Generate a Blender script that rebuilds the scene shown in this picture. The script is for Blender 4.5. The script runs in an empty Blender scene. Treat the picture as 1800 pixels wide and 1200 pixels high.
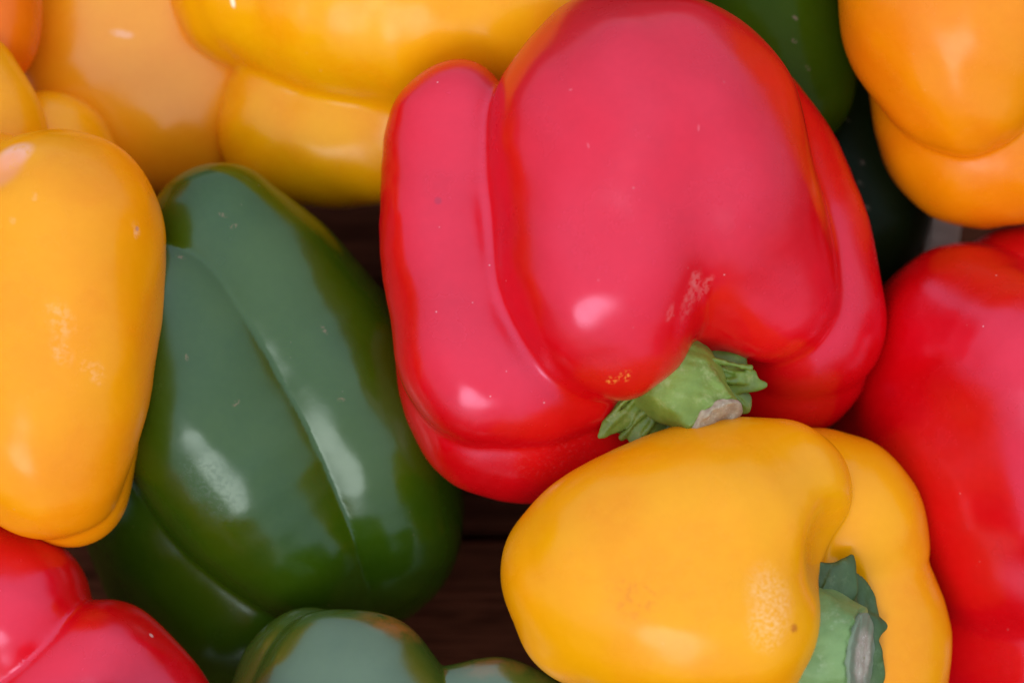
import bpy, math, random
import numpy as np
from mathutils import Vector, Matrix
from mathutils.bvhtree import BVHTree

# ------------------------------------------------------------------ camera, sky, sun
S = bpy.context.scene
col = S.collection
PITCH = math.radians(70)            # how steeply the camera looks down on the pile
UNIT = 0.185 / 1800                 # metres per unit of the builders below, at the focal plane
LENS = 100.0
DIST = LENS / 36 * 0.185            # camera to the centre of the pile
CENTRE = Vector((0, 0, 0.10))
AX = Vector((1, 0, 0))
AZ = Vector((0, -math.cos(PITCH), math.sin(PITCH)))      # towards the camera
AY = AZ.cross(AX)
cam_d = bpy.data.cameras.new('camera')
cam = bpy.data.objects.new('camera', cam_d); col.objects.link(cam)
cam_loc = CENTRE + AZ * DIST
cam.matrix_world = Matrix.Translation(cam_loc) @ Matrix((AX, AY, AZ)).transposed().to_4x4()
cam_d.lens = LENS; cam_d.sensor_width = 36
cam_d.clip_start = 0.02; cam_d.clip_end = 50
cam_d.dof.use_dof = True
cam_d.dof.focus_distance = DIST - 0.024
cam_d.dof.aperture_fstop = 9.0
S.camera = cam
S.render.resolution_x, S.render.resolution_y = 1024, 682

SUN_EL = math.radians(34)
SUN_AZ = math.radians(196)          # compass bearing of the sun, 0 = +Y, clockwise
W = bpy.data.worlds.new('World'); S.world = W; W.use_nodes = True
nt = W.node_tree; nt.nodes.clear()
sky = nt.nodes.new('ShaderNodeTexSky'); sky.sky_type = 'NISHITA'; sky.sun_disc = False
sky.sun_elevation = SUN_EL; sky.sun_rotation = SUN_AZ
sky.air_density = 1.0; sky.dust_density = 0.8; sky.ozone_density = 1.0
bg = nt.nodes.new('ShaderNodeBackground'); bg.inputs['Strength'].default_value = 0.15
wo = nt.nodes.new('ShaderNodeOutputWorld')
cover = nt.nodes.new('ShaderNodeMix'); cover.data_type = 'RGBA'      # an even, thin overcast over the clear sky
cover.inputs[0].default_value = 0.88
# the standard overcast sky: three times as bright overhead as at the horizon, the same all the way round
tcw = nt.nodes.new('ShaderNodeTexCoord'); sep = nt.nodes.new('ShaderNodeSeparateXYZ'); nt.links.new(tcw.outputs['Generated'], sep.inputs[0])
mr = nt.nodes.new('ShaderNodeMapRange'); mr.inputs['From Min'].default_value = 0; mr.inputs['From Max'].default_value = 1
mr.inputs['To Min'].default_value = 1 / 3; mr.inputs['To Max'].default_value = 1; nt.links.new(sep.outputs['Z'], mr.inputs['Value'])
cl = nt.nodes.new('ShaderNodeVectorMath'); cl.operation = 'SCALE'; cl.inputs[0].default_value = (4.1, 4.7, 6.0)
nt.links.new(mr.outputs['Result'], cl.inputs['Scale']); nt.links.new(cl.outputs[0], cover.inputs[7])
nt.links.new(sky.outputs[0], cover.inputs[6]); nt.links.new(cover.outputs[2], bg.inputs[0]); nt.links.new(bg.outputs[0], wo.inputs[0])
sun_d = bpy.data.lights.new('sun', 'SUN'); sun_d.energy = 0.5; sun_d.angle = math.radians(30)
sun_d.color = (1.0, 0.97, 0.93)
sun = bpy.data.objects.new('sun', sun_d); col.objects.link(sun)
sd = Vector((math.sin(SUN_AZ) * math.cos(SUN_EL), math.cos(SUN_AZ) * math.cos(SUN_EL), math.sin(SUN_EL)))
sun.rotation_euler = sd.to_track_quat('Z', 'Y').to_euler()
sun.location = sd * 3
S.view_settings.view_transform = 'Standard'; S.view_settings.look = 'None'
S.view_settings.exposure = 1.08; S.view_settings.gamma = 1.0
S.view_settings.use_curve_mapping = False
S.cycles.use_denoising = True
S.cycles.max_bounces = 10; S.cycles.diffuse_bounces = 6; S.cycles.glossy_bounces = 4

# ------------------------------------------------------------------ small helpers
def tag(o, label=None, cat=None, group=None, kind=None):
    if label: o['label'] = label
    if cat: o['category'] = cat
    if group: o['group'] = group
    if kind: o['kind'] = kind
    return o

class Frame:
    """A pepper's own frame: origin in the pile, axes square to the view, one scale."""
    def __init__(self, u, v, w, lift=0):
        d = DIST - (w + lift) * UNIT
        self.k = UNIT * d / DIST
        self.o0 = (u, v, w)
        self.loc = cam_loc - AZ * d + AX * ((u - 900) * self.k) + AY * ((600 - v) * self.k)
        self.R = np.array((AX, AY, AZ), dtype=np.float64)
    def world(self, P):
        """P: n x 3 of (u, v, w) -> world"""
        P = np.asarray(P, dtype=np.float64)
        q = (P - np.array(self.o0)) * np.array((1, -1, 1)) * self.k
        return q @ self.R + np.array(self.loc)

# ------------------------------------------------------------------ solid modelling by distance fields
def smin(a, b, k):
    if k <= 0: return np.minimum(a, b)
    h = np.maximum(k - np.abs(a - b), 0) / k
    return np.minimum(a, b) - h * h * h * (k / 6)

def catmull(K, m=5):
    K = np.asarray(K, dtype=np.float64)
    if len(K) < 2: return K
    P = np.vstack([2 * K[0] - K[1], K, 2 * K[-1] - K[-2]])
    out = []
    for i in range(1, len(P) - 2):
        p0, p1, p2, p3 = P[i - 1], P[i], P[i + 1], P[i + 2]
        for t in np.linspace(0, 1, m, endpoint=False):
            out.append(0.5 * ((2 * p1) + (p2 - p0) * t + (2 * p0 - 5 * p1 + 4 * p2 - p3) * t * t + (3 * p1 - p0 - 3 * p2 + p3) * t ** 3))
    out.append(K[-1])
    return np.array(out)

class Tube:
    """swept ball through knots (u, v, w, r); flat squeezes its depth"""
    def __init__(self, knots, flat=1.0, m=4):
        self.K = catmull(knots, m).astype(np.float32); self.flat = flat
    def box(self):
        r = self.K[:, 3:4]
        return (self.K[:, :3] - r).min(0), (self.K[:, :3] + r).max(0)
    def __call__(self, p):
        K = self.K.copy(); f = self.flat; z0 = K[:, 2].mean()
        if f != 1.0:
            p = p.copy(); p[:, 2] = z0 + (p[:, 2] - z0) / f
            K[:, 2] = z0 + (K[:, 2] - z0) / f
        if len(K) == 1:
            return np.linalg.norm(p - K[0, :3], axis=1) - K[0, 3]
        best = None
        for a, b in zip(K[:-1], K[1:]):
            ab = b[:3] - a[:3]; L2 = max(float(ab @ ab), 1e-6)
            ap = p - a[:3]
            t = np.clip(ap @ ab / L2, 0, 1)
            # shift t so the swept ball stays tangent
            L = math.sqrt(L2); dr = (b[3] - a[3]) / L
            if abs(dr) < 0.95:
                perp = np.sqrt(np.maximum((ap * ap).sum(1) - (ap @ ab) ** 2 / L2, 0))
                t = np.clip((ap @ ab) / L2 + dr / math.sqrt(1 - dr * dr) * perp / L, 0, 1)
            q = ap - t[:, None] * ab
            d = np.sqrt((q * q).sum(1)) - (a[3] + t * (b[3] - a[3]))
            best = d if best is None else smin(best, d, 6.0)
        return best

class Ell:
    """(super)ellipsoid: centre, radii, rot = turn in the view, tip = raise of its long axis"""
    def __init__(self, c, r, rot=0, tip=0, n=2.0):
        self.c = np.array(c, np.float32); self.r = np.array(r, np.float32); self.n = n
        a, t = math.radians(rot), math.radians(tip)
        x = np.array((math.cos(a) * math.cos(t), math.sin(a) * math.cos(t), math.sin(t)))
        y = np.array((-math.sin(a), math.cos(a), 0)); z = np.cross(x, y)
        self.M = np.array((x, y, z), np.float32)
    def box(self):
        m = float(self.r.max()); return self.c - m, self.c + m
    def __call__(self, p):
        q = (p - self.c) @ self.M.T / self.r
        n = self.n
        if n == 2.0:
            k0 = np.sqrt((q * q).sum(1)) + 1e-6
            g = np.sqrt(((q / self.r) ** 2).sum(1)) / k0 + 1e-9
        else:
            aq = np.abs(q) + 1e-6
            k0 = (aq ** n).sum(1) ** (1 / n)
            g = np.sqrt((((aq / k0[:, None]) ** (n - 1) / self.r) ** 2).sum(1)) + 1e-9
        return (k0 - 1) / g

class Half:
    """keeps what lies behind a plane"""
    def __init__(self, c, nrm, wob=0, seed=0):
        self.c = np.array(c, np.float32); n = np.array(nrm, np.float32); self.n = n / np.linalg.norm(n)
        self.wob = wob; self.seed = seed
    def __call__(self, p):
        d = (p - self.c) @ self.n
        if self.wob:
            d = d + self.wob * (np.sin(p[:, 0] * .19 + self.seed) * np.sin(p[:, 1] * .17 + 2 * self.seed) + .5 * np.sin(p[:, 0] * .29 + p[:, 1] * .33 + p[:, 2] * .2))
        return d

class Waves:
    """gentle unevenness of a grown thing"""
    def __init__(self, seed, amp, lo, hi, n=5):
        r = np.random.RandomState(seed); self.w = []
        for _ in range(n):
            d = r.normal(size=3); d /= np.linalg.norm(d)
            self.w.append((d * 2 * math.pi / r.uniform(lo, hi), r.uniform(0, 6.28), amp * r.uniform(.5, 1)))
    def __call__(self, p):
        s = 0
        for k, ph, a in self.w: s = s + a * np.sin(p @ k.astype(np.float32) + np.float32(ph))
        return s

class Solid:
    def __init__(self): self.ops = []; self.waves = None
    def add(self, prim, k=30): self.ops.append(('+', prim, k)); return self
    def cut(self, prim, k=30): self.ops.append(('-', prim, k)); return self
    def keep(self, prim, k=4): self.ops.append(('&', prim, k)); return self
    def wavy(self, *a): self.waves = (self.waves or []) + [Waves(*a)]; return self
    def __call__(self, p):
        d = None
        for s, f, k in self.ops:
            e = f(p)
            if d is None: d = e
            elif s == '+': d = smin(d, e, k)
            elif s == '-': d = -smin(-d, e, k)
            else: d = -smin(-d, -e, k)
        for w in (self.waves or []): d = d + w(p)
        return d
    def box(self):
        b = [f.box() for s, f, k in self.ops if s == '+']
        return np.min([x[0] for x in b], 0), np.max([x[1] for x in b], 0)
    def mesh(self, h):
        lo, hi = self.box(); lo = lo - 4 * h; hi = hi + 4 * h
        C = 4
        n = (np.ceil((hi - lo) / (h * C))).astype(int) + 1
        N = n * C
        cx = [lo[a] + (np.arange(n[a]) + .5) * h * C - .5 * h for a in range(3)]
        G = np.stack(np.meshgrid(*cx, indexing='ij'), -1).reshape(-1, 3).astype(np.float32)
        dc = self(G).reshape(n)
        D = np.repeat(np.repeat(np.repeat(dc, C, 0), C, 1), C, 2)
        near = np.abs(dc) < h * C * 1.9
        m = np.repeat(np.repeat(np.repeat(near, C, 0), C, 1), C, 2)
        ii = np.argwhere(m)
        P = (lo + ii * h).astype(np.float32)
        D[m] = np.concatenate([self(P[i:i + 400000]) for i in range(0, len(P), 400000)])
        s = D < 0
        c8 = [s[i:N[0] - 1 + i, j:N[1] - 1 + j, k:N[2] - 1 + k] for i in (0, 1) for j in (0, 1) for k in (0, 1)]
        cnt = sum(x.astype(np.int8) for x in c8)
        cell = (cnt > 0) & (cnt < 8)
        idx = -np.ones(cell.shape, np.int64); idx[cell] = np.arange(cell.sum())
        V = lo + (np.argwhere(cell) + .5) * h
        quads = []
        for ax in range(3):
            a = [slice(1, -1)] * 3; b = [slice(1, -1)] * 3
            a[ax] = slice(0, N[ax] - 1); b[ax] = slice(1, N[ax])
            sa, sb = s[tuple(a)], s[tuple(b)]
            u, v = [x for x in range(3) if x != ax]
            for flip, mk in ((False, sa & ~sb), (True, ~sa & sb)):
                e = np.argwhere(mk)
                if not len(e): continue
                off = np.ones(3, int); off[ax] = 0; e = e + off
                q = []
                for du, dv in ((0, 0), (-1, 0), (-1, -1), (0, -1)):
                    c = e.copy(); c[:, u] += du; c[:, v] += dv
                    q.append(idx[c[:, 0], c[:, 1], c[:, 2]])
                q = np.stack(q, 1)
                if (ax == 1) == flip: pass
                if flip != (ax == 1): q = q[:, ::-1]
                quads.append(q)
        Q = np.concatenate(quads)
        V = V.astype(np.float32)
        def grad(P):
            e = h * .5
            d = self(P)
            return d, np.stack([self(P + np.eye(3, dtype=np.float32)[a] * e) - d for a in range(3)], 1) / e
        def project(P, it):
            for _ in range(it):
                d, g = grad(P); g2 = np.maximum((g * g).sum(1), .05)
                st = np.clip(d / g2, -h, h)
                P = P - g * st[:, None]
            return P
        V = project(V, 1)
        E = np.concatenate([Q[:, [0, 1]], Q[:, [1, 2]], Q[:, [2, 3]], Q[:, [3, 0]]])
        for _ in range(2):
            A = np.zeros_like(V); cn = np.zeros(len(V), np.float32)
            for i, j in ((0, 1), (1, 0)):
                for a in range(3): A[:, a] += np.bincount(E[:, i], V[E[:, j], a], len(V)).astype(np.float32)
                cn += np.bincount(E[:, i], minlength=len(V))
            V = V * .4 + .6 * A / np.maximum(cn, 1)[:, None]
            V = project(V, 1)
        return V, Q

def build(name, solid, h, frame, base, mat, parent=None):
    V, Q = solid.mesh(h)
    P = frame.world(V) - np.array(base)
    me = bpy.data.meshes.new(name)
    me.vertices.add(len(P)); me.vertices.foreach_set('co', P.astype(np.float32).ravel())
    me.loops.add(Q.size); me.loops.foreach_set('vertex_index', Q.astype(np.int32).ravel())
    me.polygons.add(len(Q)); me.polygons.foreach_set('loop_start', np.arange(0, Q.size, 4, dtype=np.int32))
    me.update(calc_edges=True); me.validate()
    me.polygons.foreach_set('use_smooth', np.ones(len(me.polygons), bool))
    me.update()
    o = bpy.data.objects.new(name, me); col.objects.link(o)
    me.materials.append(mat)
    if parent: o.parent = parent
    else: o.location = base
    return o

def spot(o, base, u, v):
    """where the line of sight through a point of the photo meets the surface, in o's own coordinates"""
    me = o.data
    if 'bvh' not in spot.__dict__: spot.bvh = {}
    if me.name not in spot.bvh:
        n = len(me.vertices); co = np.empty(n * 3, np.float32); me.vertices.foreach_get('co', co)
        q = np.empty(len(me.loops), np.int32); me.loops.foreach_get('vertex_index', q)
        spot.bvh[me.name] = BVHTree.FromPolygons(co.reshape(-1, 3).tolist(), q.reshape(-1, 4).tolist())
    d = (AX * ((u - 900) * UNIT) + AY * ((600 - v) * UNIT) - AZ * DIST).normalized()
    hit = spot.bvh[me.name].ray_cast(cam_loc - Vector(base), d)
    return hit[0]

# ------------------------------------------------------------------ materials
class Mat:
    def __init__(self, name):
        self.m = bpy.data.materials.new(name); self.m.use_nodes = True
        self.t = self.m.node_tree; self.b = self.t.nodes['Principled BSDF']
        self.tc = self.n('ShaderNodeTexCoord').outputs['Object']
    def n(self, typ, **k):
        x = self.t.nodes.new(typ)
        for a, b in k.items(): setattr(x, a, b)
        return x
    def link(self, a, b): self.t.links.new(a, b)
    def noise(self, scale, detail=3, rough=.5, vec=None, dist=0):
        x = self.n('ShaderNodeTexNoise'); x.inputs['Scale'].default_value = scale
        x.inputs['Detail'].default_value = detail; x.inputs['Roughness'].default_value = rough
        x.inputs['Distortion'].default_value = dist
        self.link(vec or self.tc, x.inputs['Vector']); return x.outputs['Fac']
    def ramp(self, fac, a, b, lo=0., hi=1.):
        x = self.n('ShaderNodeMapRange'); x.interpolation_type = 'SMOOTHSTEP'
        x.inputs['From Min'].default_value = a; x.inputs['From Max'].default_value = b
        x.inputs['To Min'].default_value = lo; x.inputs['To Max'].default_value = hi
        self.link(fac, x.inputs['Value']); return x.outputs['Result']
    def math(self, op, a, b=None, clamp=False):
        x = self.n('ShaderNodeMath', operation=op); x.use_clamp = clamp
        for i, s in enumerate((a, b)):
            if s is None: continue
            if isinstance(s, (int, float)): x.inputs[i].default_value = s
            else: self.link(s, x.inputs[i])
        return x.outputs[0]
    def mix(self, fac, a, b):
        x = self.n('ShaderNodeMix', data_type='RGBA')
        for i, s in ((0, fac), (6, a), (7, b)):
            if isinstance(s, tuple): x.inputs[i].default_value = s + (1,)
            elif isinstance(s, (int, float)): x.inputs[i].default_value = s
            else: self.link(s, x.inputs[i])
        return x.outputs[2]
    def ball(self, p, r, stretch=None, soft=.5):
        """1 inside a small ball about p (own coordinates), fading out at r; stretch = (direction, factor)"""
        s = self.n('ShaderNodeVectorMath', operation='SUBTRACT'); self.link(self.tc, s.inputs[0]); s.inputs[1].default_value = p
        out = s.outputs[0]
        if stretch:
            dr, f = stretch; dr = Vector(dr).normalized()
            dt = self.n('ShaderNodeVectorMath', operation='DOT_PRODUCT'); self.link(out, dt.inputs[0]); dt.inputs[1].default_value = dr
            k = self.math('MULTIPLY', dt.outputs['Value'], 1 / f - 1)
            sc = self.n('ShaderNodeVectorMath', operation='SCALE'); sc.inputs[0].default_value = dr; self.link(k, sc.inputs['Scale'])
            ad = self.n('ShaderNodeVectorMath', operation='ADD'); self.link(out, ad.inputs[0]); self.link(sc.outputs[0], ad.inputs[1])
            out = ad.outputs[0]
        ln = self.n('ShaderNodeVectorMath', operation='LENGTH'); self.link(out, ln.inputs[0])
        return self.ramp(ln.outputs['Value'], r, r * soft)

PX = UNIT
def skin(name, base, deep, rough=.2, spec=.5, ior=1.5, sss=0.0, sss_r=(.012, .004, .001), speckle=0.3, speckle_col=(.9, .8, .7),
         coat=0.0, bump=.03, scale=1.0, tint=None):
    """glossy pepper skin: slow drifts of colour, pin-prick specks, faint unevenness"""
    M = Mat(name); b = M.b
    f = M.ramp(M.noise(45 * scale, 3, .55), .35, .7)
    c = M.mix(f, base, deep)
    f2 = M.ramp(M.noise(700, 2, .5), .3, .75, 0, .10)
    c = M.mix(f2, c, tuple(min(1, x * 1.25 + .01) for x in base))
    # pin-prick specks, sparse and in drifts
    vo = M.n('ShaderNodeTexVoronoi'); vo.inputs['Scale'].default_value = 330
    M.link(M.tc, vo.inputs['Vector'])
    dot = M.ramp(vo.outputs['Distance'], .075, .03)
    sep = M.n('ShaderNodeSeparateColor'); M.link(vo.outputs['Color'], sep.inputs[0])
    pick = M.ramp(sep.outputs[0], .62, .66)
    drift = M.ramp(M.noise(60, 2), .48, .62)
    sp = M.math('MULTIPLY', M.math('MULTIPLY', dot, pick), M.math('MULTIPLY', drift, speckle))
    c = M.mix(sp, c, speckle_col)
    M.c = c
    b.inputs['Roughness'].default_value = rough
    r = M.ramp(M.noise(90, 4, .6), .3, .75, rough * .78, rough * 1.4)
    M.r = r
    b.inputs['IOR'].default_value = ior
    b.inputs['Specular IOR Level'].default_value = spec
    if tint: b.inputs['Specular Tint'].default_value = tint + (1,)
    b.inputs['Coat Weight'].default_value = coat; b.inputs['Coat Roughness'].default_value = .06
    if sss:
        b.inputs['Subsurface Weight'].default_value = sss
        b.inputs['Subsurface Radius'].default_value = sss_r; b.inputs['Subsurface Scale'].default_value = 1.0
    h1 = M.noise(160, 3, .5); h2 = M.noise(1500, 2, .5)
    M.h = M.math('ADD', M.math('MULTIPLY', h1, .8), M.math('MULTIPLY', h2, .012))
    M.bump = bump
    return M

def blemish_or_glint(M, o, base, u, v, r, colr, amount=.8, nscale=900, thr=(.5, .62), stretch=None, dent=0., rough=None):
    p = spot(o, base, u, v)
    if p is None: return
    if stretch:
        a, f = stretch
        dr = AX * math.cos(math.radians(a)) - AY * math.sin(math.radians(a)); stretch = (dr, f)
    k = M.ball(p, r * PX, stretch, .35)
    if nscale: k = M.math('MULTIPLY', k, M.ramp(M.noise(nscale, 4, .65), *thr))
    M.c = M.mix(M.math('MULTIPLY', k, amount), M.c, colr)
    if dent: M.h = M.math('ADD', M.h, M.math('MULTIPLY', k, dent))
    if rough is not None:
        x = M.n('ShaderNodeMix', data_type='FLOAT'); M.link(k, x.inputs[0]); M.link(M.r, x.inputs[2]); x.inputs[3].default_value = rough
        M.r = x.outputs[0]

def finish(M):
    M.link(M.c, M.b.inputs['Base Color']); M.link(M.r, M.b.inputs['Roughness'])
    bp = M.n('ShaderNodeBump'); bp.inputs['Strength'].default_value = M.bump; bp.inputs['Distance'].default_value = .002
    M.link(M.h, bp.inputs['Height']); M.link(bp.outputs[0], M.b.inputs['Normal'])
    if M.b.inputs['Coat Weight'].default_value > 0: M.link(bp.outputs[0], M.b.inputs['Coat Normal'])
    return M.m

RED = ((.66, .0002, .004), (.57, .0002, .002))
YEL = ((.86, .34, .001), (.84, .28, .001))
ORA = ((.82, .25, .001), (.80, .20, .001))
GRN = ((.034, .070, .001), (.022, .056, .001))
def red_skin(n='red_pepper_skin', **k): return skin(n, *RED, **{**dict(rough=.23, ior=1.64, tint=(1, .66, 1), sss=.0), **k})
def yel_skin(n='yellow_pepper_skin', c=YEL, **k): return skin(n, *c, **{**dict(rough=.24, ior=1.42, spec=.36, speckle=.15, speckle_col=(1, .8, .4)), **k})
def grn_skin(n='green_pepper_skin', c=GRN, **k): return skin(n, *c, **{**dict(rough=.2, ior=1.54, tint=(.84, 1, .97), speckle=.35, speckle_col=(.30, .2, .12)), **k})

GROUP = 'bell peppers in the pile'
def thing(label, frame, foot, group=GROUP):
    o = bpy.data.objects.new('bell_pepper', None); col.objects.link(o)
    o.empty_display_size = .02
    o.location = Vector(frame.world([foot])[0])
    tag(o, label, 'bell pepper', group)
    return o
def whole(solid, h, frame, foot, M, label):
    """a pepper of which only the body shows: one mesh"""
    base = Vector(frame.world([foot])[0])
    o = build('bell_pepper', solid, h, frame, base, M.m); tag(o, label, 'bell pepper', GROUP)
    return o, base

# ------------------------------------------------------------------ the wooden boards under the pile
def wood(name, a, b):
    M = Mat(name)
    mp = M.n('ShaderNodeMapping'); mp.inputs['Scale'].default_value = (1, 9, 9); M.link(M.tc, mp.inputs['Vector'])
    g = M.noise(28, 6, .62, mp.outputs[0], .6)
    mp2 = M.n('ShaderNodeMapping'); mp2.inputs['Scale'].default_value = (1, 30, 30); M.link(M.tc, mp2.inputs['Vector'])
    g2 = M.noise(40, 4, .6, mp2.outputs[0])
    f = M.math('MULTIPLY', M.ramp(g, .3, .7), M.ramp(g2, .25, .7, .5, 1))
    M.c = M.mix(f, b, a)
    M.r = M.ramp(g2, .2, .8, .55, .8)
    M.h = M.math('ADD', g, M.math('MULTIPLY', g2, .6)); M.bump = .5; M.b.inputs['Specular IOR Level'].default_value = .0
    return finish(M)

def box_mesh(name, sx, sy, sz, bev):
    import bmesh
    bm = bmesh.new(); bmesh.ops.create_cube(bm, size=1)
    bmesh.ops.scale(bm, vec=(sx, sy, sz), verts=bm.verts)
    bmesh.ops.bevel(bm, geom=bm.edges[:], offset=bev, segments=2, affect='EDGES')
    me = bpy.data.meshes.new(name); bm.to_mesh(me); bm.free(); return me

TABLE_H = 520                        # below the centre of the pile
table_z = CENTRE.z - TABLE_H * UNIT
table = bpy.data.objects.new('table', None); col.objects.link(table)
table.location = (0, 0, table_z - .02)
tag(table, 'dark brown wooden board surface glimpsed in the gap between the green and yellow peppers', 'table')
wm = wood('dark_wood', (.11, .032, .015), (.034, .010, .005))  # wood colour reddened to carry the red glow in the gaps
seam = Frame(850, 938, 0)
# the board joint seen in the gap: where the line of sight meets the table
dv = (AX * ((850 - 900) * UNIT) + AY * ((600 - 938) * UNIT) - AZ * DIST)
tt = (table_z - cam_loc.z) / dv.z
seam_y = (cam_loc + dv * tt).y
PW = .052
pm = box_mesh('plank', .60, PW - .0012, .02, .0012)
pm.materials.append(wm)
for i in range(-5, 6):
    o = bpy.data.objects.new('plank', pm); col.objects.link(o); o.parent = table
    o.location = ((i * 37 % 5) * .004, seam_y + (i + .5) * PW, .01 - (i * 53 % 3) * .0004)

# the ground the table stands on
GM = Mat('paving')
GM.c = GM.mix(GM.ramp(GM.noise(3, 6, .6), .3, .7), (.10, .095, .09), (.07, .068, .065)); GM.r = GM.ramp(GM.noise(20), 0, 1, .8, .95)
GM.h = GM.noise(60, 4); GM.bump = .2
gme = bpy.data.meshes.new('ground'); gme.from_pydata([(-60, -60, 0), (60, -60, 0), (60, 60, 0), (-60, 60, 0)], [], [(0, 1, 2, 3)])
gme.materials.append(finish(GM))
ground = bpy.data.objects.new('ground', gme); col.objects.link(ground); ground.location = (0, 0, table_z - .80); tag(ground, kind='structure')

# ------------------------------------------------------------------ 1: the big red pepper
F1 = Frame(1110, 430, 80, 70)
def red_big():
    s = Solid()
    s.add(Ell((1110, 400, 0), (320, 300, 220)))                                                   # core
    s.add(Tube([(1112, 236, 112, 248), (1085, 400, 128, 220), (1065, 490, 165, 185), (1075, 558, 180, 143)]), 50)   # front lobe
    s.add(Tube([(1175, 245, 100, 235), (1230, 342, 112, 208), (1295, 438, 98, 165), (1342, 509, 82, 130)]), 42)    # its right half
    s.add(Tube([(1294, 225, -30, 150), (1368, 350, -45, 150), (1408, 490, -45, 153), (1424, 560, -40, 147), (1408, 590, -35, 130)]), 26)   # right flank
    s.add(Tube([(1380, 560, -80, 140), (1410, 635, -85, 130), (1370, 660, -95, 118)]), 12)            # low right
    s.add(Tube([(796, 214, 30, 113), (790, 390, 55, 122), (815, 545, 90, 125), (850, 650, 110, 130), (930, 683, 105, 104), (1020, 695, 95, 72)]), 34)   # left flank
    s.add(Tube([(800, 600, 0, 110), (865, 720, 10, 145), (940, 752, 5, 133), (1040, 745, 0, 115), (1150, 720, -10, 100)]), 12)   # underside
    s.cut(Ell((1215, 720, 200), (115, 70, 110), -20, 0), 30)                                        # hollow round the stem
    s.wavy(11, 2.8, 170, 330).wavy(12, .3, 70, 130)
    return s
t1 = thing('big glossy red pepper in the middle with its green stem pointing down', F1, (1110, 560, -270))
M = red_skin()
ob = build('body', red_big(), 5.5, F1, t1.location, M.m, t1)
B = t1.location
for (u, v, r, st) in ((1215, 520, 26, (100, 2.2)), (1222, 490, 14, (60, 2)), (1178, 549, 9, (100, 2.6)), (1240, 505, 16, (110, 2.2))):
    blemish_or_glint(M, ob, B, u, v, r, (.75, .22, .18), .35, 900, (.40, .62), st, .2, .4)
for (u, v, r) in ((1075, 668, 12), (1098, 662, 14), (1060, 690, 10)):
    blemish_or_glint(M, ob, B, u, v, r, (.80, .25, .03), .8, 1500, (.5, .6), (105, 2.5), .4, .4)
blemish_or_glint(M, ob, B, 770, 353, 9, (.35, .01, .02), .6, 0)
for (u, v, a) in ((1003, 158, 0), (1034, 256, 70), (1228, 225, 90)):
    blemish_or_glint(M, ob, B, u, v, 2.2, (.9, .3, .3), .25, 0, None, (a, 3.5))
blemish_or_glint(M, ob, B, 960, 800, 70, (.7, .06, .06), .3, 1500, (.5, .75), (165, 2.2))
finish(M)

def stem_skin(name, a, b, pale, rough=.42):
    M = Mat(name)
    f = M.ramp(M.noise(140, 4, .6), .3, .7)
    c = M.mix(f, a, b)
    M.c = M.mix(M.ramp(M.noise(420, 4, .7), .52, .75, 0, .6), c, pale)
    M.r = M.ramp(M.noise(300, 3), .3, .7, rough * .85, rough * 1.2)
    M.h = M.math('ADD', M.noise(500, 4, .6), M.math('MULTIPLY', M.noise(2200, 3), .3)); M.bump = .10
    M.b.inputs['IOR'].default_value = 1.45
    return finish(M)
stem_m = stem_skin('fresh_stem', (.21, .30, .04), (.13, .20, .02), (.34, .39, .12))
calyx_m = stem_skin('calyx_green', (.19, .28, .03), (.10, .15, .016), (.34, .36, .10))
def cut_skin(name, a, b, c3, rim=None):
    M = Mat(name)
    M.rim = rim
    M.c = M.mix(M.ramp(M.noise(520, 5, .7), .35, .65), a, b)
    M.c = M.mix(M.ramp(M.noise(1400, 3, .7), .56, .70), M.c, c3)
    M.r = M.ramp(M.noise(300), 0, 1, .7, .9)
    M.h = M.noise(900, 5, .7); M.bump = .10
    return M
cut_m = finish(cut_skin('dry_cut', (.42, .34, .20), (.30, .22, .13), (.52, .42, .28)))

s = Solid()
ax = np.array((62., 75., 62.)); ax /= np.linalg.norm(ax)
s.add(Tube([(1170, 655, 120, 80), (1190, 672, 140, 76), (1222, 706, 168, 58), (1262, 752, 200, 50)]))
s.add(Tube([(1225, 640, 190, 5), (1254, 676, 206, 6), (1290, 735, 222, 7)]), 20)
s.add(Tube([(1150, 690, 192, 5), (1186, 720, 208, 6), (1226, 765, 230, 7)]), 20)
s.add(Tube([(1180, 655, 204, 5), (1212, 692, 216, 5), (1262, 752, 246, 6)]), 22)
s.keep(Half((1250, 738, 192), ax, 2.2), 4)
s.wavy(5, .8, 40, 80).wavy(6, .25, 16, 30)
stem = build('stem', s, 2.2, F1, B, stem_m, t1)
s = Solid()
c = np.array((1250, 738, 192.))
s.add(Tube([tuple(c - ax * 8) + (50,), tuple(c + ax * 10) + (52,)]))
s.keep(Half(c + ax * 9, ax, 2.2, 1), 4).keep(Half(c - ax * 4, -ax), 3)
s.wavy(8, .8, 20, 40)
build('cut_end', s, 2.0, F1, B, cut_m, stem)
s = Solid()
s.add(Ell((1190, 692, 112), (136, 66, 26), -21, 0))
for q in ([(1140, 700, 128, 36), (1095, 728, 134, 24), (1052, 765, 138, 4)], [(1165, 715, 128, 38), (1132, 750, 134, 26), (1112, 788, 138, 4)],
          [(1200, 725, 122, 40), (1180, 765, 128, 26), (1168, 795, 130, 6)], [(1250, 662, 132, 32), (1298, 668, 138, 22), (1338, 673, 138, 4)],
          [(1256, 690, 124, 34), (1292, 702, 128, 22), (1310, 720, 128, 6)]):
    s.add(Tube(q, .32), 12)
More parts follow.
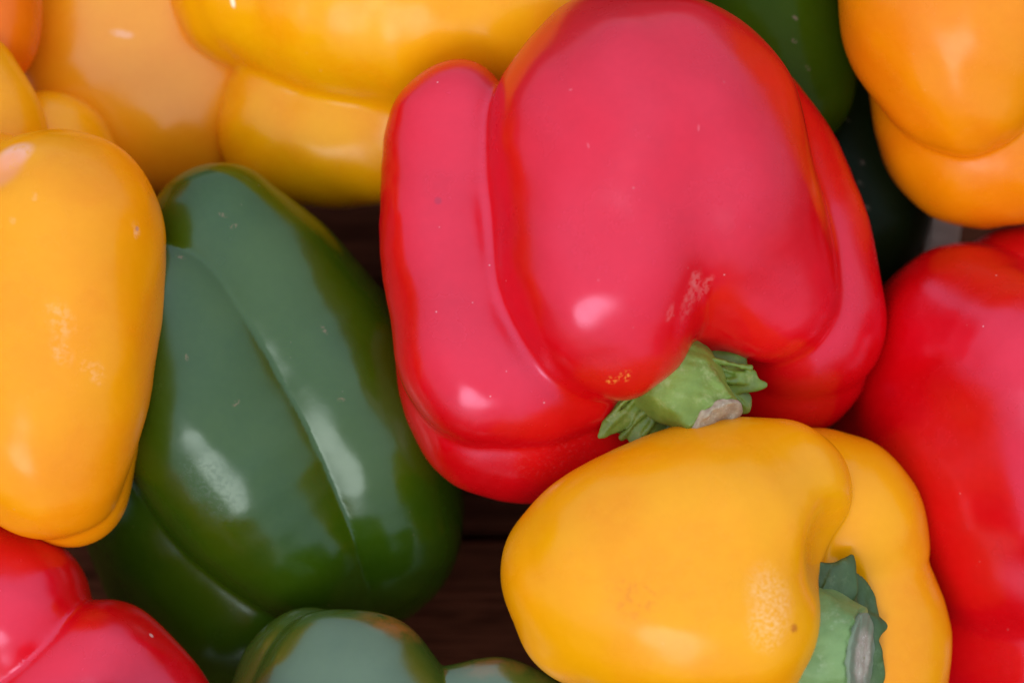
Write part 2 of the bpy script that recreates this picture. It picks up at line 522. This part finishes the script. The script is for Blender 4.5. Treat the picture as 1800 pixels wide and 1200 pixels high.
for q in ([(1120, 694, 150, 5), (1088, 728, 150, 5), (1060, 760, 146, 3)], [(1140, 708, 152, 5), (1112, 742, 152, 5), (1090, 766, 144, 4)],
          [(1158, 718, 154, 5), (1134, 754, 152, 5), (1114, 784, 145, 3)], [(1190, 728, 148, 6), (1172, 764, 146, 5), (1166, 790, 140, 4)],
          [(1258, 648, 152, 5), (1296, 656, 152, 5), (1316, 658, 146, 3)], [(1262, 666, 154, 5), (1300, 670, 153, 5), (1336, 673, 144, 3)],
          [(1266, 690, 146, 6), (1292, 700, 144, 5), (1306, 714, 138, 4)]):
    s.add(Tube([(u, v, w - 8, r) for u, v, w, r in q]), 14)
s.add(Tube([(1068, 735, 140, 4), (1090, 708, 150, 4), (1118, 686, 156, 4), (1165, 648, 160, 4), (1212, 630, 160, 5), (1224, 627, 164, 7), (1258, 636, 156, 4), (1312, 645, 146, 4)]), 5)
s.wavy(9, 1.2, 24, 50).wavy(10, .35, 12, 24)
build('calyx', s, 2.2, F1, B, calyx_m, t1)

# ------------------------------------------------------------------ 2: yellow pepper at the front right
F2 = Frame(1280, 1000, 200, 60)
def yel_front():
    s = Solid()
    s.add(Tube([(1015, 1005, 200, 138), (1105, 985, 205, 183), (1240, 945, 195, 200), (1370, 872, 165, 133)]))
    s.add(Tube([(1032, 1088, 195, 116), (1105, 1040, 205, 178), (1190, 1070, 235, 180), (1275, 1080, 245, 164), (1285, 1100, 240, 150)]), 46)
    s.add(Tube([(1330, 880, 60, 120), (1492, 922, 2, 153), (1516, 1020, -18, 144), (1542, 1150, -18, 159), (1530, 1270, -8, 160)]), 12)
    s.add(Tube([(1250, 1240, 130, 140), (1400, 1262, 180, 88), (1440, 1290, 170, 80)]), 10)
    s.add(Ell((1300, 1060, 60), (230, 220, 150)), 20)
    s.cut(Ell((1505, 1065, 270), (66, 120, 150), 0, 0), 36)
    s.cut(Ell((1474, 962, 300), (62, 84, 120), 0, 0), 70)
    s.wavy(21, 1.8, 180, 330).wavy(22, .5, 70, 130)
    return s
t2 = thing('yellow pepper with a green stem standing on its right side, below the big red pepper', F2, (1250, 1050, -20))
M = yel_skin()
ob = build('body', yel_front(), 5.5, F2, t2.location, M.m, t2); B = t2.location
blemish_or_glint(M, ob, B, 1355, 1055, 52, (.95, .60, .28), .4, 1900, (.38, .66), (80, 1.5), .1, .45)
blemish_or_glint(M, ob, B, 1345, 1110, 40, (.95, .60, .28), .32, 1900, (.40, .68), (60, 1.3), .1, .45)
blemish_or_glint(M, ob, B, 1396, 1104, 11, (.45, .10, .01), .7, 1500, (.35, .5))
blemish_or_glint(M, ob, B, 1115, 1045, 46, (.72, .20, .01), .5, 900, (.5, .62), (10, 1.4), -.3)
blemish_or_glint(M, ob, B, 1110, 1085, 40, (.72, .20, .01), .3, 900, (.52, .66), None, -.2)
finish(M)
stem2_m = stem_skin('dusty_stem', (.17, .27, .08), (.11, .20, .05), (.28, .36, .17), .5)
calyx2_m = stem_skin('dusty_calyx', (.06, .11, .025), (.035, .07, .015), (.13, .19, .07), .5)
CM = cut_skin('dry_cut_pale', (.46, .42, .30), (.34, .31, .21), (.64, .58, .46))
cut2_m = CM.m
s = Solid()
ax = np.array((.92, .06, .39)); ax /= np.linalg.norm(ax)
c = np.array((1506, 1150, 235.))
s.add(Tube([(1420, 1146, 190, 118), (1455, 1147, 212, 100), tuple(c) + (82,), tuple(c + 30 * ax) + (80,)]))
s.keep(Half(c, ax, 2.0, 2), 5)
s.wavy(25, 1.2, 40, 80).wavy(26, .25, 16, 30)
stem = build('stem', s, 2.4, F2, B, stem2_m, t2)
s = Solid()
s.add(Tube([tuple(c - ax * 8) + (77,), tuple(c + ax * 14) + (74,)]))
s.keep(Half(c + ax * 6, ax, .7, 3), 4).keep(Half(c - ax * 4, -ax), 3)
s.cut(Tube([(c[0] + 2, 1078, 262, 4), (c[0] + 6, 1150, 262, 5), (c[0] - 2, 1230, 262, 4)]), 6)
s.wavy(28, .5, 22, 44)
ob = build('cut_end', s, 2.2, F2, B, cut2_m, stem)
pc = Vector(F2.world([c + ax * 6])[0]) - Vector(B)
k = CM.ball(pc, 58 * UNIT, None, .55)
CM.c = CM.mix(k, (.17, .21, .12), CM.c)
finish(CM)
s = Solid()
s.add(Ell((1488, 1110, 172), (74, 112, 11), 0, -30))
s.add(Tube([(1470, 1040, 178, 40), (1478, 1010, 178, 24), (1500, 981, 165, 5)], .3), 14)
s.add(Tube([(1460, 1040, 182, 34), (1446, 1010, 184, 18), (1434, 1000, 184, 8)], .3), 14)
s.add(Tube([(1520, 1110, 160, 28), (1540, 1108, 155, 14), (1559, 1105, 152, 4)], .3), 14)
s.add(Tube([(1515, 1160, 160, 40), (1535, 1190, 155, 26), (1545, 1225, 150, 10)], .3), 14)
s.wavy(29, 2.4, 40, 90).wavy(30, 1.0, 16, 30)
build('calyx', s, 2.4, F2, B, calyx2_m, t2)

# ------------------------------------------------------------------ 3: big green pepper
F3 = Frame(500, 700, -20)
s = Solid()
s.add(Ell((470, 720, -60), (180, 330, 170), 60 - 90, 0))
s.add(Tube([(392, 422, 0, 136), (484, 546, -25, 168), (580, 686, -40, 176), (635, 800, -55, 165), (665, 930, -100, 145), (650, 985, -130, 125)]), 12)
s.add(Tube([(325, 560, 15, 160), (372, 690, 0, 188), (445, 820, -20, 186), (530, 940, -80, 165), (570, 1010, -130, 140)]), 6)
s.add(Tube([(340, 800, -220, 225), (370, 890, -240, 265), (440, 1020, -245, 255)]), 8)
s.wavy(31, 2.0, 170, 320).wavy(32, .25, 70, 120)
M = grn_skin()
ob, B = whole(s, 6.0, F3, (470, 720, -240), M, 'big dark green pepper lying to the left of the big red pepper')
for (u, v, r, a) in ((415, 708, 10, -40), (392, 378, 9, 20), (318, 452, 9, 20), (411, 398, 9, -30), (570, 580, 10, 60), (328, 628, 8, 70), (600, 702, 8, 0)):
    blemish_or_glint(M, ob, B, u, v, r * .55, (.22, .13, .06), .6, 2200, (.42, .56), (a, 2.2), .2)
blemish_or_glint(M, ob, B, 370, 855, 70, (.08, .11, .07), .2, 1300, (.40, .65), (50, 1.5), .03, .32)  # sun-patch speckle: pale grey of the highlight put into the colour, skin rougher
finish(M)

# ------------------------------------------------------------------ 4: yellow pepper on the left edge
F4 = Frame(90, 600, 170)
s = Solid()
s.add(Tube([(100, 420, 170, 190), (92, 600, 190, 188), (80, 740, 200, 170), (92, 812, 205, 137)]))
s.add(Tube([(120, 700, 110, 130), (118, 800, 120, 118), (112, 850, 125, 113)]), 10)
s.add(Tube([(-30, 360, 130, 136), (-60, 600, 130, 170), (-40, 780, 130, 140)]), 20)
s.cut(Ell((10, 285, 330), (60, 42, 40), -35, 0), 40)
s.wavy(41, 2.2, 180, 330).wavy(42, .6, 70, 130)
M = yel_skin(c=((.86, .31, .001), (.84, .25, .001)))
ob, B = whole(s, 6.0, F4, (60, 650, -10), M, 'long yellow pepper lying over the green pepper at the left edge')
blemish_or_glint(M, ob, B, 26, 272, 34, (.92, .45, .30), .8, 400, (.25, .5), (-55, 1.4), .2)
blemish_or_glint(M, ob, B, 8, 300, 40, (.85, .28, .10), .7, 400, (.25, .5), (-60, 1.6), .1)
for (u, v, r) in ((170, 655, 20), (108, 618, 22), (240, 403, 14), (238, 412, 8), (150, 645, 12), (22, 387, 8), (60, 345, 9), (105, 560, 30)):
    blemish_or_glint(M, ob, B, u, v, r, (.95, .55, .28), .28, 900, (.40, .70), (60, 1.5), .05, .4)
blemish_or_glint(M, ob, B, 241, 402, 6, (.45, .22, .15), .7, 0)
finish(M)

# ------------------------------------------------------------------ 5: red pepper in the bottom left corner
F5 = Frame(140, 1150, 60, 60)
s = Solid()
s.add(Tube([(-80, 1120, 20, 160), (25, 1062, 60, 133), (15, 1180, 30, 120)]))
s.add(Tube([(60, 1300, 40, 150), (120, 1230, 70, 130), (182, 1172, 80, 120)]), 9)
s.add(Tube([(120, 1360, 200, 140), (235, 1345, 240, 142), (330, 1380, 230, 142), (430, 1380, 230, 140)]), 30)  # tall lobe out of view, added to block the sun from the green pepper
s.add(Tube([(182, 1172, 80, 118), (265, 1232, 70, 104), (300, 1300, 50, 100)]), 40)
s.wavy(51, 2.2, 130, 250).wavy(52, .6, 60, 110)
M = red_skin()
ob, B = whole(s, 6.0, F5, (100, 1200, -90), M, 'red pepper with two bulges in the bottom left corner')
blemish_or_glint(M, ob, B, 266, 1116, 5.5, (.8, .5, .4), .7, 0, None, (-20, 1.8))
finish(M)

# ------------------------------------------------------------------ 6: green pepper at the bottom edge
F6 = Frame(640, 1220, 160)
s = Solid()
s.add(Tube([(560, 1420, 150, 160), (600, 1260, 165, 170), (632, 1243, 170, 166), (680, 1300, 160, 150)], .55))
s.add(Tube([(520, 1300, 110, 150), (548, 1218, 110, 143)], .7), 7)
s.add(Tube([(802, 1308, 165, 146), (885, 1308, 165, 146), (880, 1400, 150, 140)], .38), 8)
s.wavy(61, 2.2, 130, 250).wavy(62, .6, 60, 110)
M = grn_skin(c=((.050, .080, .008), (.032, .062, .006)), rough=.2, ior=1.85)
ob, B = whole(s, 6.0, F6, (640, 1300, 0), M, 'green pepper turning orange along its rim, rising from the bottom edge')
for (u, v, r, a, am) in ((700, 1096, 50, 10, .75), (752, 1120, 42, 50, .8), (780, 1155, 34, 70, .6), (860, 1168, 44, 0, .35), (930, 1178, 30, 30, .3)):
    blemish_or_glint(M, ob, B, u, v, r * .8, (.34, .12, .02), am * .8, 220, (.3, .6), (a, 2.2))
finish(M)

# ------------------------------------------------------------------ 7: red pepper on the right edge
F7 = Frame(1760, 800, -30)
s = Solid()
s.add(Tube([(1722, 642, -100, 212), (1795, 770, -95, 268), (1850, 900, -100, 262)]))
s.add(Tube([(1690, 585, -10, 140), (1790, 650, 60, 160), (1840, 760, 85, 150), (1835, 860, 70, 140)]), 70)
s.add(Tube([(1620, 690, -170, 150), (1640, 860, -170, 150)]), 60)
s.add(Tube([(1800, 1120, -190, 190), (1900, 1130, -140, 210)]), 50)
s.wavy(71, 2.2, 150, 300).wavy(72, .6, 70, 130)
M = red_skin()
ob, B = whole(s, 6.5, F7, (1760, 850, -290), M, 'red pepper at the right edge behind the yellow pepper with the stem')
finish(M)

# ------------------------------------------------------------------ 8: orange-yellow pepper, top right
F8 = Frame(1700, 120, 40)
s = Solid()
s.add(Tube([(1690, -120, 40, 225), (1688, 10, 60, 214), (1684, 80, 75, 176), (1690, 132, 85, 143)]))
s.add(Tube([(1850, 0, 40, 180), (1830, 100, 40, 120)]), 40)
s.add(Tube([(1690, 60, -80, 150), (1718, 222, -80, 160), (1780, 242, -60, 150)]), 12)
s.wavy(81, 2.0, 150, 300).wavy(82, .6, 70, 130)
M = yel_skin('orange_pepper_skin', c=ORA)
ob, B = whole(s, 6.0, F8, (1700, 120, -180), M, 'orange-yellow pepper with two rounded ends in the top right corner')
finish(M)

# ------------------------------------------------------------------ 9: red pepper under it
F9 = Frame(1850, 520, -140)
s = Solid().add(Ell((1850, 540, -140), (190, 150, 150), 10, 0)).add(Ell((1930, 560, -140), (150, 140, 150)), 20).wavy(91, 2.0, 130, 250)
M = red_skin()
ob, B = whole(s, 7.5, F9, (1850, 540, -290), M, 'red pepper mostly hidden in shadow below the orange-yellow pepper')
finish(M)

# ------------------------------------------------------------------ 10, 11: dark green peppers behind
F10 = Frame(1340, 120, -160)
s = Solid()
s.add(Tube([(1310, -60, -150, 160), (1350, 60, -140, 150), (1375, 150, -150, 130)]))
s.add(Tube([(1240, -40, -170, 140), (1280, 150, -190, 150)]), 14)
s.wavy(101, 2.0, 130, 250)
M = grn_skin(spec=.05, c=((.034, .064, .001), (.022, .046, .001)))
ob, B = whole(s, 7.5, F10, (1340, 100, -320), M, 'dark green pepper behind the upper right shoulder of the big red pepper')
for (u, v) in ((1398, 32), (1396, 72), (1420, 120)):
    blemish_or_glint(M, ob, B, u, v, 5, (.2, .14, .08), .7, 1300, (.4, .55), (30, 2))
finish(M)
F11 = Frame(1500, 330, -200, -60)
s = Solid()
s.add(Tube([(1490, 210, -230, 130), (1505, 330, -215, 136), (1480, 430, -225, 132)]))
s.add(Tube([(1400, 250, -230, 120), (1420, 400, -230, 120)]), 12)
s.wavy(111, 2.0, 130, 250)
M = grn_skin(c=((.007, .012, .002), (.004, .008, .001)), spec=.05, rough=.4)  # shade of the gap put into the skin colour, darker than the other greens
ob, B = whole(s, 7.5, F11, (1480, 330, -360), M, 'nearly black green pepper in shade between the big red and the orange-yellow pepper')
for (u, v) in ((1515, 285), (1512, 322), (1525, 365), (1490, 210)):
    blemish_or_glint(M, ob, B, u, v, 5, (.12, .09, .06), .6, 1300, (.4, .55), (40, 2))
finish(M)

# ------------------------------------------------------------------ 12: grey board
gm = wood('grey_wood', (.66, .52, .38), (.50, .39, .28))
fb = Frame(1656, 420, -290)
me = box_mesh('board', 62 * UNIT, 300 * UNIT, 40 * UNIT, .0008); me.materials.append(gm)
o = bpy.data.objects.new('board', me); col.objects.link(o); o.location = fb.loc
o.rotation_euler = (math.radians(20), 0, math.radians(-8))
tag(o, 'grey board showing between the nearly black pepper and the orange-yellow pepper', 'board')

# ------------------------------------------------------------------ 13: bright yellow pepper at the top
F13 = Frame(640, 60, -60, -120)
s = Solid()
s.add(Tube([(478, -25, -20, 140), (600, -15, -5, 188), (760, 0, 0, 205), (900, 20, -20, 200)]))
s.add(Tube([(560, 60, -130, 120), (500, 216, -110, 122), (590, 235, -100, 127), (690, 215, -90, 125), (740, 120, -60, 120)]), 40)
s.add(Tube([(440, -25, -75, 147), (560, -20, -80, 150)]), 8)
s.wavy(131, 2.0, 150, 300).wavy(132, .6, 70, 130)
M = yel_skin(c=((.87, .38, .001), (.86, .30, .001)))
ob, B = whole(s, 6.5, F13, (640, 60, -260), M, 'bright yellow pepper lying across the top, touching the big red pepper')
blemish_or_glint(M, ob, B, 409, 4, 7, (1, .9, .6), .9, 0, None, (85, 2.2))
finish(M)

# ------------------------------------------------------------------ 14-17: yellow peppers behind, top left
F14 = Frame(240, 140, -230, -90)
s = Solid()
s.add(Ell((235, 120, -230), (240, 230, 170), 30, 0, 2.3))
s.add(Tube([(330, 180, -260, 160), (340, 260, -270, 130)]), 50)
s.wavy(141, 2.2, 170, 320).wavy(142, .6, 70, 130)
M = yel_skin('dull_yellow_skin', c=((.86, .32, .006), (.84, .26, .004)), rough=.2, spec=.7)
ob, B = whole(s, 7.5, F14, (240, 140, -400), M, 'broad pale yellow pepper behind the others at the upper left')
blemish_or_glint(M, ob, B, 215, 60, 10, (.95, .50, .28), .6, 700, (.35, .55), (10, 3))
finish(M)
F15 = Frame(-20, 50, -80)
s = Solid().add(Tube([(-60, -60, -90, 130), (-25, 45, -80, 98), (-40, 70, -80, 95)])).wavy(151, 1.5, 130, 250)
M = yel_skin('orange_pepper_skin', c=((.76, .15, .001), (.72, .12, .001)))
ob, B = whole(s, 7.5, F15, (-20, 50, -180), M, 'dark orange pepper end cut off by the top left corner')
finish(M)
F16 = Frame(-40, 230, 0)
s = Solid().add(Tube([(-80, 160, -10, 120), (-42, 236, 0, 124), (-30, 300, 0, 120)])).wavy(161, 1.5, 130, 250)
M = yel_skin()
ob, B = whole(s, 7.5, F16, (-40, 230, -130), M, 'yellow pepper at the left edge just above the long yellow pepper')
finish(M)
F17 = Frame(100, 290, -130)
s = Solid().add(Tube([(84, 278, -130, 118), (120, 380, -140, 125)])).add(Tube([(20, 300, -160, 120), (40, 400, -160, 120)]), 12).wavy(171, 1.5, 130, 250)
M = yel_skin()
ob, B = whole(s, 7.5, F17, (100, 330, -260), M, 'small yellow pepper tip peeping out behind the long yellow pepper')
finish(M)
